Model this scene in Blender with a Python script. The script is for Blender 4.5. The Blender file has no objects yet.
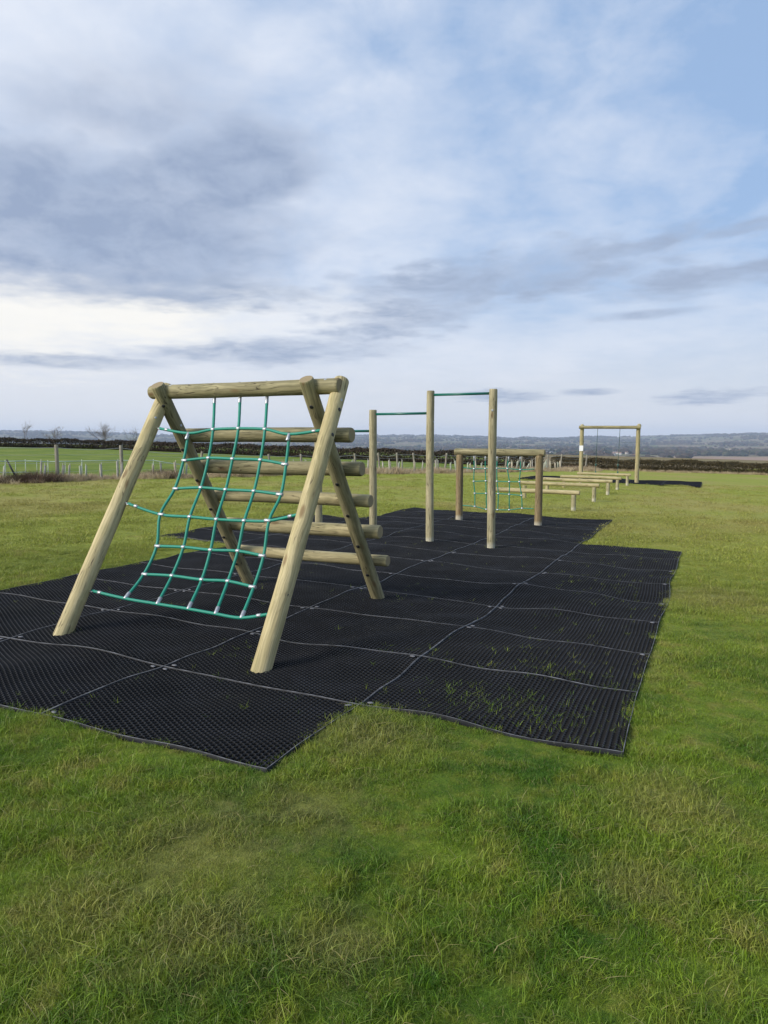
import bpy, math, random
import numpy as np
from mathutils import Vector, Matrix, Quaternion
R = math.radians
rng = np.random.default_rng(7); random.seed(7)
scene = bpy.context.scene
C = scene.collection

# ------------------------------------------------------------------ camera
cam = bpy.data.cameras.new('camera'); camo = bpy.data.objects.new('camera', cam); C.objects.link(camo)
camo.location = (0, 0, 1.602); camo.rotation_euler = (R(90) - 0.1001, 0, 0)
cam.sensor_fit = 'VERTICAL'; cam.sensor_height = 24.0; cam.lens = 24 * 722.14 / 1024
cam.clip_start = 0.05; cam.clip_end = 40000
scene.camera = camo

# ------------------------------------------------------------------ light and sky
SUN_AZ, SUN_EL = R(-118), R(30)          # azimuth from +Y towards +X
sun = bpy.data.lights.new('sun', 'SUN'); sun.energy = 2.9; sun.angle = R(24); sun.color = (1.0, .95, .87)
suno = bpy.data.objects.new('sun', sun); C.objects.link(suno)
sd = Vector((math.sin(SUN_AZ) * math.cos(SUN_EL), math.cos(SUN_AZ) * math.cos(SUN_EL), math.sin(SUN_EL)))
suno.rotation_euler = sd.to_track_quat('Z', 'Y').to_euler()
scene.view_settings.view_transform = 'Standard'; scene.view_settings.look = 'None'
scene.view_settings.exposure = 0.42; scene.view_settings.gamma = 1.0; scene.view_settings.use_curve_mapping = False
try:
    scene.cycles.max_bounces = 4; scene.cycles.transparent_max_bounces = 8
    scene.cycles.volume_bounces = 1
except Exception: pass

class NT:
    """tiny node-building helper"""
    def __init__(s, tree): s.t = tree; s.n = tree.nodes; s.l = tree.links
    def sock(s, node_in, v):
        if isinstance(v, bpy.types.NodeSocket): s.l.new(v, node_in)
        elif v is not None: node_in.default_value = v
    def m(s, op, a=None, b=None, c=None, clamp=False):
        n = s.n.new('ShaderNodeMath'); n.operation = op; n.use_clamp = clamp
        for i, v in enumerate((a, b, c)):
            if v is not None: s.sock(n.inputs[i], v)
        return n.outputs[0]
    def ss(s, x, a, b):
        n = s.n.new('ShaderNodeMapRange'); n.interpolation_type = 'SMOOTHSTEP'
        s.sock(n.inputs[0], x); n.inputs[1].default_value = a; n.inputs[2].default_value = b
        n.inputs[3].default_value = 0; n.inputs[4].default_value = 1
        return n.outputs[0]
    def mr(s, x, a, b, c, d):
        n = s.n.new('ShaderNodeMapRange'); s.sock(n.inputs[0], x)
        for i, v in enumerate((a, b, c, d)): n.inputs[i + 1].default_value = v
        return n.outputs[0]
    def noise(s, vec, scale, detail=4, rough=.55, dist=0):
        n = s.n.new('ShaderNodeTexNoise'); s.sock(n.inputs['Vector'], vec); n.inputs['Scale'].default_value = scale
        n.inputs['Detail'].default_value = detail; n.inputs['Roughness'].default_value = rough; n.inputs['Distortion'].default_value = dist
        return n.outputs['Fac']
    def noisec(s, vec, scale, detail=3):
        n = s.n.new('ShaderNodeTexNoise'); s.sock(n.inputs['Vector'], vec); n.inputs['Scale'].default_value = scale
        n.inputs['Detail'].default_value = detail
        return n.outputs['Color']
    def vm(s, op, a, b=None, scale=None):
        n = s.n.new('ShaderNodeVectorMath'); n.operation = op
        s.sock(n.inputs[0], a)
        if b is not None: s.sock(n.inputs[1], b)
        if scale is not None: s.sock(n.inputs['Scale'], scale)
        return n.outputs[0] if op not in ('LENGTH', 'DOT_PRODUCT', 'DISTANCE') else n.outputs['Value']
    def mix(s, f, a, b):
        n = s.n.new('ShaderNodeMix'); n.data_type = 'RGBA'
        s.sock(n.inputs['Factor'], f)
        s.sock(n.inputs['A'], a if isinstance(a, bpy.types.NodeSocket) else (*a, 1))
        s.sock(n.inputs['B'], b if isinstance(b, bpy.types.NodeSocket) else (*b, 1))
        return n.outputs['Result']
    def comb(s, x, y, z):
        n = s.n.new('ShaderNodeCombineXYZ'); s.sock(n.inputs[0], x); s.sock(n.inputs[1], y); s.sock(n.inputs[2], z); return n.outputs[0]
    def sep(s, v):
        n = s.n.new('ShaderNodeSeparateXYZ'); s.l.new(v, n.inputs[0]); return n.outputs

world = bpy.data.worlds.new('World'); scene.world = world; world.use_nodes = True
wt = world.node_tree; wt.nodes.clear(); W = NT(wt)
wout = wt.nodes.new('ShaderNodeOutputWorld'); bg = wt.nodes.new('ShaderNodeBackground'); bg.inputs['Strength'].default_value = 0.1
wt.links.new(bg.outputs[0], wout.inputs[0])
sky = wt.nodes.new('ShaderNodeTexSky'); sky.sky_type = 'NISHITA'; sky.sun_disc = False
sky.sun_elevation = SUN_EL; sky.sun_rotation = SUN_AZ; sky.air_density = 1.0; sky.dust_density = 1.2; sky.ozone_density = 1.5
tc = wt.nodes.new('ShaderNodeTexCoord'); dx, dy, dz = W.sep(tc.outputs['Generated'])
az = W.m('ARCTAN2', dx, dy); el = W.m('ARCSINE', dz)
zz = W.m('ADD', W.m('MAXIMUM', dz, 0.0), 0.10)
pc = W.comb(W.m('DIVIDE', dx, zz), W.m('DIVIDE', dy, zz), 0.0)          # a flat cloud deck seen in perspective
n_big = W.noise(pc, 0.9, 7, .58, .3)
n_med = W.noise(pc, 2.6, 9, .64, .5)
n_fin = W.noise(pc, 8.0, 8, .66, .3)
warp = W.noisec(pc, 1.5, 6)
wx, wy, wz_ = W.sep(W.vm('SUBTRACT', warp, (.5, .5, .5)))
warp2 = W.noisec(pc, 6.5, 6)
vx, vy, _ = W.sep(W.vm('SUBTRACT', warp2, (.5, .5, .5)))
nd = W.comb(W.m('MULTIPLY', az, 3.2), W.m('MULTIPLY', el, 5.5), 0.0)            # soft, less stretched structure for the big clouds
n_soft = W.noise(nd, 1.6, 7, .55, .4)
n_soft2 = W.noise(nd, 4.5, 7, .6, .3)
def azel(px, py):
    X = (px - 384) / 722.; return math.atan(X), math.atan((439.5 - py) / 722. * math.cos(math.atan(X)))
def blob(px, py, hw, hh, rot=0, wa=.35, wb=.25, lo=0., hi=.7):
    a0, e0 = azel(px, py); sa = hw / 722.; se = hh / 722.
    u = W.m('SUBTRACT', W.m('ADD', az, W.m('MULTIPLY', wx, wa * sa * 2)), a0)
    v = W.m('SUBTRACT', W.m('ADD', el, W.m('MULTIPLY', wy, wa * se * 2)), e0)
    c, s = math.cos(rot), math.sin(rot)
    u2 = W.m('DIVIDE', W.m('ADD', W.m('MULTIPLY', u, c), W.m('MULTIPLY', v, s)), sa)
    v2 = W.m('DIVIDE', W.m('SUBTRACT', W.m('MULTIPLY', v, c), W.m('MULTIPLY', u, s)), se)
    u2 = W.m('ADD', u2, W.m('MULTIPLY', vx, wb * 2)); v2 = W.m('ADD', v2, W.m('MULTIPLY', vy, wb * 3))
    d = W.m('SQRT', W.m('ADD', W.m('MULTIPLY', u2, u2), W.m('MULTIPLY', v2, v2)))
    return W.ss(W.m('SUBTRACT', 1.0, d), lo, hi)
def union(lst):
    r = lst[0]
    for b in lst[1:]: r = W.m('MAXIMUM', r, b)
    return r
def scl(c, k=10.): return tuple(k * x for x in c)
nish = W.vm('SCALE', sky.outputs[0], scale=1.0)
base = W.mix(.80, nish, scl((.275, .40, .615)))
# thin veil everywhere, thicker to the left and low down
veil_bias = W.m('ADD', W.mr(az, -.55, .50, .84, .02), W.mr(el, 0, .6, .22, -.08))
veil = W.m('ADD', veil_bias, W.m('ADD', W.m('MULTIPLY', W.m('SUBTRACT', n_soft, .5), 1.5), W.m('ADD', W.m('MULTIPLY', W.m('SUBTRACT', n_med, .5), .75), W.m('MULTIPLY', W.m('SUBTRACT', n_soft2, .5), .5))), clamp=True)
col = W.mix(veil, base, scl((.605, .645, .725)))
# horizon murk
hz = W.ss(el, .22, .0)
col = W.mix(W.m('MULTIPLY', hz, .85), col, scl((.585, .60, .63)))
# bright gaps
lite = union([blob(120, 318, 330, 48, .03, lo=0, hi=.9), blob(20, 325, 160, 60, 0, lo=0, hi=.9)])
col = W.mix(W.m('MULTIPLY', lite, .80), col, scl((.80, .775, .715)))
lite2 = union([blob(560, 348, 260, 38, .1, lo=0, hi=.9), blob(370, 215, 110, 130, .3, lo=0, hi=1.1), blob(90, 60, 230, 90, 0, lo=0, hi=1.1), blob(330, 330, 160, 40, 0)])
col = W.mix(W.m('MULTIPLY', lite2, W.m('ADD', .34, W.m('MULTIPLY', n_med, .3))), col, scl((.60, .64, .715)))
# dark undersides of clouds
tex = W.m('ADD', W.mr(n_med, .35, .62, .35, 1.0), W.m('MULTIPLY', W.m('SUBTRACT', n_fin, .5), .5), clamp=True)
big = union([blob(60, 225, 290, 82, .02, .25, .14, 0, .55), blob(235, 178, 115, 58, .12, .25, .16, 0, .6), blob(150, 130, 190, 62, .1, .3, .2, 0, 1.3)])
col = W.mix(W.m('MULTIPLY', big, W.mr(W.m('ADD', n_soft2, W.m('MULTIPLY', W.m('SUBTRACT', n_med, .5), .35)), .30, .62, .62, 1.0)), col, scl((.248, .31, .438)))
strk = union([blob(70, 363, 120, 9, 0, .3, .25), blob(280, 354, 170, 17, .05, .3, .3), blob(500, 282, 230, 36, .10, .4, .5), blob(400, 322, 120, 30, .1, .4, .5), blob(620, 255, 120, 14, .12, .4, .5),
              blob(700, 284, 120, 17, .10, .5, .4), blob(640, 318, 70, 6, .05, .2, .2), blob(210, 297, 150, 22, 0, .5, .4),
              blob(500, 397, 60, 9, 0, .5, .4), blob(705, 397, 60, 10, .04, .5, .4), blob(585, 393, 34, 5, 0), blob(740, 235, 50, 8, .1, .5, .5)])
col = W.mix(W.m('MULTIPLY', strk, W.m('MULTIPLY', tex, .92)), col, scl((.27, .33, .45)))
# nothing painted below the horizon but the same murk
wt.links.new(col, bg.inputs['Color'])

# ------------------------------------------------------------------ helpers
def tag(o, label=None, cat=None, group=None, kind=None):
    if label: o['label'] = label
    if cat: o['category'] = cat
    if group: o['group'] = group
    if kind: o['kind'] = kind
    return o
def thing(name, label, cat, loc=(0, 0, 0), rz=0, group=None):
    o = bpy.data.objects.new(name, None); C.objects.link(o); o.location = loc; o.rotation_euler = (0, 0, rz)
    o.empty_display_size = .2
    return tag(o, label, cat, group)
def mesh_np(name, V, F, mats, parent=None, smooth=False, midx=None):
    """V (n,3), F (m,k) array of equal-size faces or list of lists"""
    me = bpy.data.meshes.new(name)
    if isinstance(F, np.ndarray):
        m, k = F.shape
        me.vertices.add(len(V)); me.vertices.foreach_set('co', np.asarray(V, np.float32).ravel())
        me.loops.add(m * k); me.loops.foreach_set('vertex_index', F.astype(np.int32).ravel())
        me.polygons.add(m); me.polygons.foreach_set('loop_start', np.arange(0, m * k, k, dtype=np.int32))
        if midx is not None: me.polygons.foreach_set('material_index', np.asarray(midx, np.int32))
        if smooth: me.polygons.foreach_set('use_smooth', np.ones(m, bool))
        me.update(calc_edges=True); me.validate()
    else:
        me.from_pydata([tuple(v) for v in V], [], F)
        if midx is not None:
            for p, i in zip(me.polygons, midx): p.material_index = i
        if smooth:
            for p in me.polygons: p.use_smooth = True
        me.update()
    for mm in (mats if isinstance(mats, (list, tuple)) else [mats]): me.materials.append(mm)
    o = bpy.data.objects.new(name, me); C.objects.link(o)
    if parent: o.parent = parent
    return o
class MB:
    def __init__(s): s.v = []; s.f = []; s.mi = []
    def add(s, V, F, mi=0):
        o = len(s.v); s.v += [tuple(v) for v in V]; s.f += [[i + o for i in f] for f in F]; s.mi += [mi] * len(F)
    def tube(s, pts, r, seg=8, mi=0, cap=True):
        pts = [Vector(p) for p in pts]; n = len(pts); rr = r if hasattr(r, '__len__') else [r] * n
        V = []; up = None
        for i, p in enumerate(pts):
            d = (pts[min(i + 1, n - 1)] - pts[max(i - 1, 0)]).normalized()
            if up is None: up = Vector((0, 0, 1)) if abs(d.z) < .9 else Vector((1, 0, 0))
            x = d.cross(up).normalized(); y = x.cross(d).normalized(); up = y
            for k in range(seg):
                a = 2 * math.pi * k / seg; V.append(p + (x * math.cos(a) + y * math.sin(a)) * rr[i])
        F = [[i * seg + k, i * seg + (k + 1) % seg, (i + 1) * seg + (k + 1) % seg, (i + 1) * seg + k] for i in range(n - 1) for k in range(seg)]
        if cap: F += [list(range(seg))[::-1], [(n - 1) * seg + k for k in range(seg)]]
        s.add(V, F, mi)
    def box(s, c, d, rz=0, mi=0):
        V = []
        for x in (-.5, .5):
            for y in (-.5, .5):
                for z in (-.5, .5):
                    X, Y = x * d[0], y * d[1]
                    V.append((c[0] + X * math.cos(rz) - Y * math.sin(rz), c[1] + X * math.sin(rz) + Y * math.cos(rz), c[2] + z * d[2]))
        s.add(V, [[0, 1, 3, 2], [4, 6, 7, 5], [0, 4, 5, 1], [2, 3, 7, 6], [0, 2, 6, 4], [1, 5, 7, 3]], mi)
    def build(s, name, mats, parent=None, smooth=True):
        o = mesh_np(name, s.v, s.f, mats, parent, False, s.mi)
        if smooth:
            for p in o.data.polygons: p.use_smooth = len(p.vertices) <= 4
        return o
def sinnoise(x, y, seed, lam, n=6):
    g = np.random.default_rng(seed); r = 0
    for k in range(n):
        a = g.uniform(0, 2 * np.pi); L = lam * g.uniform(.6, 1.7); ph = g.uniform(0, 6.28)
        r = r + np.sin((x * np.cos(a) + y * np.sin(a)) * 2 * np.pi / L + ph)
    return r / n ** .5
def sstep(x, a, b):
    t = np.clip((x - a) / (b - a), 0, 1); return t * t * (3 - 2 * t)
# the ground height everywhere (metres)
CREST_PX = np.array([-600, -150, 0, 60, 130, 180, 300, 370, 430, 480, 512, 522, 552, 582, 620, 680, 710, 768, 900, 1400])
CREST_PY = np.array([434, 433, 432.6, 432.6, 434.5, 436, 436, 435.6, 436, 437.5, 439, 437.6, 439, 437, 437.6, 436.6, 435.4, 434.6, 434, 434])
CAZ = np.arctan((CREST_PX - 384) / 722.)
def gz(x, y):
    x = np.asarray(x, float); y = np.asarray(y, float); r = np.hypot(x, y)
    z = -.024 * np.clip(x, -90, 90) * (1 - sstep(r, 90, 400))
    z = z + .012 * sinnoise(x, y, 3, 2.3) * (1 - sstep(r, 40, 90)) + .006 * sinnoise(x, y, 4, .7) * (1 - sstep(r, 10, 25))
    z = z - 44 * sstep(r, 85, 950) + 2.5 * sinnoise(x, y, 5, 420) * sstep(r, 400, 900)
    a = np.arctan2(x, np.maximum(y, 1e-3)) ; a = np.where(y > 0, a, np.sign(x) * 1.5)
    crest = (439.5 - np.interp(a, CAZ, CREST_PY)) * 8200 / 722. + 3
    z = z + (44 + crest) * sstep(r, 3200, 8200) + 9 * sinnoise(x, y, 6, 1300) * sstep(r, 2500, 5000) * (1 - sstep(r, 6800, 7800))
    z = z + 1.2 * sinnoise(x, y, 8, 260) * sstep(r, 5000, 8000)
    z = z - 260 * sstep(r, 8500, 12500)
    return z
def gz1(x, y): return float(gz(np.array([x]), np.array([y]))[0])
# the frame of the play course: i metres away along A, j in 1.5 m mat widths along B
YAW = 0.42563; O0 = np.array([-1.92201, 3.91518])
A2 = np.array([math.sin(YAW), math.cos(YAW)]); B2 = np.array([math.cos(YAW), -math.sin(YAW)])
def ijxy(i, j):
    p = O0 + i * A2 + j * 1.5 * B2; return float(p[0]), float(p[1])
def course(i, j): x, y = ijxy(i, j); return (x, y, -.024 * x)
COURSE_RZ = -YAW

# ------------------------------------------------------------------ materials
def newmat(name):
    m = bpy.data.materials.new(name); m.use_nodes = True; t = m.node_tree; t.nodes.clear(); n = NT(t)
    out = t.nodes.new('ShaderNodeOutputMaterial'); b = t.nodes.new('ShaderNodeBsdfPrincipled'); t.links.new(b.outputs[0], out.inputs[0])
    return m, n, b
def bump(n, b, h, strength=.3, dist=.01):
    k = n.n.new('ShaderNodeBump'); k.inputs['Strength'].default_value = strength; k.inputs['Distance'].default_value = dist
    n.l.new(h, k.inputs['Height']); n.l.new(k.outputs[0], b.inputs['Normal'])
def plain(name, col, rough=.5, metal=0., nscale=0, namp=.2):
    m, n, b = newmat(name); b.inputs['Roughness'].default_value = rough; b.inputs['Metallic'].default_value = metal
    if nscale:
        t = n.n.new('ShaderNodeTexCoord'); f = n.noise(t.outputs['Object'], nscale, 5)
        c = n.mix(n.ss(f, .3, .7), tuple(c * (1 - namp) for c in col), tuple(min(1, c * (1 + namp)) for c in col))
        n.l.new(c, b.inputs['Base Color'])
    else: b.inputs['Base Color'].default_value = (*col, 1)
    return m
def wood(name, c1, c2, crack=.5, foot=None):
    m, n, b = newmat(name)
    t = n.n.new('ShaderNodeTexCoord'); oi = n.n.new('ShaderNodeObjectInfo')
    off = n.vm('SCALE', n.comb(7.3, 3.1, 11.7), scale=oi.outputs['Random'])
    P = n.vm('ADD', t.outputs['Object'], off)
    wv = n.vm('SCALE', n.vm('SUBTRACT', n.noisec(P, 3.0, 2), (.5, .5, .5)), scale=.06)
    P = n.vm('ADD', P, wv)
    st = n.vm('MULTIPLY', P, (22, 22, 1.6)); st2 = n.vm('MULTIPLY', P, (75, 75, 2.2)); st3 = n.vm('MULTIPLY', P, (30, 30, 1.1))
    g1 = n.noise(st, 1, 4); g2 = n.noise(st2, 1, 3)
    blot = n.noise(P, 4.0, 5, .6)
    c = n.mix(n.ss(g1, .3, .7), c1, c2)
    c = n.mix(n.m('MULTIPLY', n.ss(g2, .46, .66), .5), c, tuple(x * .5 for x in c1))
    g3 = n.noise(n.vm('MULTIPLY', P, (14, 14, .9)), 1, 5, .6, .6); c = n.mix(n.m('MULTIPLY', n.ss(g3, .52, .62), .42), c, (c1[0] * .55, c1[1] * .60, c1[2] * .50))
    c = n.mix(n.m('MULTIPLY', n.ss(blot, .45, .75), .40), c, (c1[0] * .72, c1[1] * .80, c1[2] * .72))
    blot2 = n.noise(P, 9.0, 4, .6)
    c = n.mix(n.m('MULTIPLY', n.ss(blot2, .58, .75), .3), c, tuple(min(1, x * 1.25) for x in c2))
    # knots
    vo = n.n.new('ShaderNodeTexVoronoi'); n.l.new(n.vm('MULTIPLY', P, (7, 7, 2.6)), vo.inputs['Vector']); vo.inputs['Scale'].default_value = 1
    kn = n.ss(vo.outputs['Distance'], .20, .07)
    c = n.mix(n.m('MULTIPLY', kn, .75), c, (.16, .095, .04))
    # drying cracks
    cr = n.noise(st3, 1, 2, .5, .3)
    ck = n.m('MULTIPLY', n.ss(n.m('ABSOLUTE', n.m('SUBTRACT', cr, .5)), .014, .0), n.ss(n.noise(P, 2.3, 2), .44, .54))
    c = n.mix(n.m('MULTIPLY', ck, crack), c, (.05, .035, .02))
    if foot:
        z = n.sep(t.outputs['Object'])[2]
        c = n.mix(n.m('MULTIPLY', n.ss(n.m('ADD', z, n.m('MULTIPLY', n.m('SUBTRACT', blot, .5), .1)), .16, .08), .75), c, foot)
    n.l.new(c, b.inputs['Base Color']); b.inputs['Roughness'].default_value = .72
    b.inputs['Specular IOR Level'].default_value = .3
    h = n.m('SUBTRACT', n.m('ADD', n.m('MULTIPLY', g1, .5), n.m('MULTIPLY', g2, .5)), ck)
    bump(n, b, h, .8, .006)
    return m
W_pale = wood('peeled_pine', (.36, .30, .155), (.50, .425, .235), .8)
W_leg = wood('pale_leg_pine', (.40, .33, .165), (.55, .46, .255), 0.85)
W_olive = wood('olive_pine', (.22, .19, .098), (.37, .325, .18), 1.0)  # darker olive pine for rear legs, beams and upper rungs
W_post = wood('post_pine', (.31, .27, .155), (.44, .385, .235), .8, (.50, .47, .36))
W_brown = wood('brown_pine', (.20, .145, .075), (.30, .225, .12), .8, (.48, .44, .34))
W_grey = wood('grey_stake', (.26, .23, .18), (.38, .35, .28), .5)
def endgrain():
    m, n, b = newmat('end_grain'); t = n.n.new('ShaderNodeTexCoord'); P = t.outputs['Object']
    x, y, z = n.sep(P); r = n.m('SQRT', n.m('ADD', n.m('MULTIPLY', x, x), n.m('MULTIPLY', y, y)))
    r = n.m('ADD', r, n.m('MULTIPLY', n.noise(P, 20, 3), .02))
    w = n.m('SINE', n.m('MULTIPLY', r, 900))
    c = n.mix(n.mr(w, -1, 1, .2, .8), (.20, .15, .08), (.34, .27, .15)); c = n.mix(n.ss(r, .02, .005), c, (.12, .08, .04))
    n.l.new(c, b.inputs['Base Color']); b.inputs['Roughness'].default_value = .8; return m
W_end = endgrain()
M_rope = None
def ropemat():
    m, n, b = newmat('green_rope'); t = n.n.new('ShaderNodeTexCoord')
    x, y, z = n.sep(t.outputs['Object'])
    f = n.m('SINE', n.m('MULTIPLY', n.m('ADD', n.m('ADD', x, y), z), 500)); ns = n.noise(t.outputs['Object'], 30, 3)
    c = n.mix(n.mr(f, -1, 1, 0, 1), (.003, .17, .115), (.008, .28, .19)); c = n.mix(n.m('MULTIPLY', n.ss(ns, .5, .8), .3), c, (.04, .30, .22))
    n.l.new(c, b.inputs['Base Color']); b.inputs['Roughness'].default_value = .55; bump(n, b, f, .3, .001); return m
M_rope = ropemat()
M_barg = plain('green_coated_bar', (.008, .125, .09), .35)
M_alu = plain('cast_aluminium', (.42, .44, .46), .42, .6, 40, .2)
M_black = plain('black_cap', (.012, .012, .013), .5)
M_white = plain('white_notice', (.75, .76, .77), .5, 0, 30, .05)

# grass colour: one node group used by the blades and the ground between them
STRAW = [(-.73, 2.62, .42), (-.35, 2.95, .30), (4.6, 14.2, 2.6), (.95, 2.5, .2), (-.17, 2.15, .2), (-.10, 3.75, .4), (1.6, 5.4, .6), (-1.0, 2.3, .25), (-.6, 2.15, .25), (5.5, 17.5, 2.6), (3.5, 7.5, .7), (1.3, 3.1, .3), (8.5, 21, 2.5)]
gg = bpy.data.node_groups.new('grass_colour', 'ShaderNodeTree')
gg.interface.new_socket('Rand', in_out='INPUT', socket_type='NodeSocketFloat')
gg.interface.new_socket('Color', in_out='OUTPUT', socket_type='NodeSocketColor')
G = NT(gg); gi = gg.nodes.new('NodeGroupInput'); go = gg.nodes.new('NodeGroupOutput')
geo = gg.nodes.new('ShaderNodeNewGeometry'); P = G.vm('MULTIPLY', geo.outputs['Position'], (1, 1, 0))
r_ = gi.outputs['Rand']
n1 = G.noise(P, 1.1, 6, .62); n2 = G.noise(P, 5.5, 5, .65); n3 = G.noise(P, .16, 4, .6); n4 = G.noise(P, 30, 3, .6)
dist = G.vm('LENGTH', P)
c = G.mix(G.ss(n1, .36, .64), (.062, .165, .009), (.215, .315, .022))
c = G.mix(G.m('MULTIPLY', G.ss(n2, .42, .66), .65), c, (.285, .315, .040))
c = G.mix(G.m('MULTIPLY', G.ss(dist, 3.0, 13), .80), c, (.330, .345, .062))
sp = None
for (sx, sy, sr) in STRAW:
    d = G.vm('DISTANCE', P, (sx, sy, 0)); v = G.ss(G.m('ADD', G.m('DIVIDE', d, sr), G.m('MULTIPLY', G.m('SUBTRACT', n2, .5), 4.0)), 1.45, .1)
    sp = v if sp is None else G.m('MAXIMUM', sp, v)
pat = G.ss(G.m('ADD', G.m('MULTIPLY', n1, .5), G.m('MULTIPLY', n2, .5)), .52, .66)
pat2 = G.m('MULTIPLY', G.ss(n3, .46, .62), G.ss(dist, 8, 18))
stf = G.m('MAXIMUM', G.m('MULTIPLY', sp, .42), G.m('MAXIMUM', G.m('MULTIPLY', pat, .42), G.m('MULTIPLY', pat2, .55)))
stf = G.m('ADD', stf, G.m('MULTIPLY', G.m('SUBTRACT', r_, .5), .36), clamp=True)
c = G.mix(stf, c, (.40, .31, .12))
c = G.mix(G.m('MULTIPLY', G.ss(n4, .35, .7), .12), c, (.05, .085, .012))
vr = G.m('FRACT', G.m('MULTIPLY', r_, 7.31)); c = G.vm('SCALE', c, scale=G.mr(vr, 0, 1, .62, 1.34)); gg.links.new(c, go.inputs['Color'])
def grass_group(n, rand):
    g = n.n.new('ShaderNodeGroup'); g.node_tree = gg
    n.sock(g.inputs['Rand'], rand); return g.outputs['Color']
def blade_mat(name, mode):
    m, n, b = newmat(name); at = n.n.new('ShaderNodeAttribute'); at.attribute_name = 'rnd'; oi = n.n.new('ShaderNodeObjectInfo')
    rr = n.m('ADD', n.m('MULTIPLY', at.outputs['Fac'], .7), n.m('MULTIPLY', oi.outputs['Random'], .3))
    if mode == 'grass':
        c = grass_group(n, rr)
        dead = n.ss(at.outputs['Fac'], .94, .98)
        c = n.mix(n.m('MULTIPLY', dead, .8), c, (.38, .32, .14))
    else: c = n.mix(n.m('ADD', n.m('MULTIPLY', at.outputs['Fac'], .45), n.m('MULTIPLY', oi.outputs['Random'], .55)), (.30, .21, .12), (.68, .56, .36))
    n.l.new(c, b.inputs['Base Color']); b.inputs['Roughness'].default_value = .5
    b.inputs['Specular IOR Level'].default_value = .35
    tr = n.n.new('ShaderNodeBsdfTranslucent'); n.l.new(c, tr.inputs[0]); mx = n.n.new('ShaderNodeMixShader'); mx.inputs[0].default_value = .28
    n.l.new(b.outputs[0], mx.inputs[1]); n.l.new(tr.outputs[0], mx.inputs[2])
    n.l.new(mx.outputs[0], [x for x in n.n if x.type == 'OUTPUT_MATERIAL'][0].inputs[0])
    return m
M_blade = blade_mat('grass_blade', 'grass'); M_dry = blade_mat('dry_blade', 'dry')
def ground_mat():
    m, n, b = newmat('turf_ground'); c = grass_group(n, .479)
    g = n.n.new('ShaderNodeNewGeometry'); P = n.vm('MULTIPLY', g.outputs['Position'], (1, 1, 0)); d = n.vm('LENGTH', P)
    soil = n.mix(n.noise(P, 40, 4), (.030, .032, .012), (.065, .065, .025))
    thatch = n.mix(.30, c, soil)
    c2 = n.mix(n.ss(d, 7, 15), thatch, c)
    f = n.noise(n.vm('MULTIPLY', P, (1, 1.0, 1)), 9, 6, .7)
    c2 = n.mix(n.m('MULTIPLY', n.ss(f, .42, .66), .25), c2, (.035, .06, .012))
    # the neighbouring field behind the fence is a fresher green
    n.l.new(c2, b.inputs['Base Color']); b.inputs['Roughness'].default_value = .9; b.inputs['Specular IOR Level'].default_value = .15
    bump(n, b, n.m('ADD', n.noise(P, 14, 6, .75), n.m('MULTIPLY', n.noise(P, 3, 3), .6)), .9, .05); return m
def pasture_mat():
    m, n, b = newmat('pasture'); g = n.n.new('ShaderNodeNewGeometry'); P = n.vm('MULTIPLY', g.outputs['Position'], (1, 1, 0))
    f = n.noise(P, .35, 6, .65); c = n.mix(n.ss(f, .35, .65), (.115, .175, .022), (.185, .225, .040))
    f2 = n.noise(P, 2.5, 6, .7); c = n.mix(n.m('MULTIPLY', n.ss(f2, .5, .75), .35), c, (.17, .15, .05))
    n.l.new(c, b.inputs['Base Color']); b.inputs['Roughness'].default_value = .9; b.inputs['Specular IOR Level'].default_value = .15
    bump(n, b, n.noise(P, 6, 6, .75), .9, .08); return m
def valley_mat():
    m, n, b = newmat('valley_fields'); g = n.n.new('ShaderNodeNewGeometry'); P = n.vm('MULTIPLY', g.outputs['Position'], (1, 1, 0))
    Pw = n.vm('ADD', P, n.vm('SCALE', n.noisec(P, .003, 2), scale=120))
    vo = n.n.new('ShaderNodeTexVoronoi'); n.l.new(n.vm('MULTIPLY', Pw, (.0032, .0022, 1)), vo.inputs['Vector']); vo.inputs['Scale'].default_value = 1
    r, gg_, bb = n.sep(vo.outputs['Color'])
    c = n.mix(n.ss(r, .35, .4), (.085, .115, .04), (.17, .135, .085))
    c = n.mix(n.ss(gg_, .55, .6), c, (.28, .20, .145)); c = n.mix(n.ss(bb, .72, .76), c, (.11, .15, .055)); c = n.mix(n.ss(r, .8, .84), c, (.13, .12, .075))
    ve = n.n.new('ShaderNodeTexVoronoi'); ve.feature = 'DISTANCE_TO_EDGE'; n.l.new(n.vm('MULTIPLY', Pw, (.0032, .0022, 1)), ve.inputs['Vector']); ve.inputs['Scale'].default_value = 1
    c = n.mix(n.m('MULTIPLY', n.ss(ve.outputs[0], .03, .015), .9), c, (.03, .032, .018))
    f = n.noise(P, .01, 6, .7); c = n.mix(n.m('MULTIPLY', n.ss(f, .4, .7), .35), c, (.09, .085, .05))
    px_, py_, _z = n.sep(Pw); dd = n.vm('LENGTH', P); az_ = n.m('DIVIDE', px_, n.m('MAXIMUM', py_, 1.0))
    plough = n.m('MULTIPLY', n.ss(az_, .36, .42), n.m('MULTIPLY', n.ss(dd, 2350, 2250), .85)); band = n.m('SINE', n.m('MULTIPLY', dd, .009))
    c = n.mix(plough, c, n.mix(n.ss(band, -.2, .2), (.33, .225, .165), (.23, .19, .12)))
    n.l.new(c, b.inputs['Base Color']); b.inputs['Roughness'].default_value = 1; b.inputs['Specular IOR Level'].default_value = 0; return m
M_ground, M_past, M_valley = ground_mat(), pasture_mat(), valley_mat()

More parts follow.
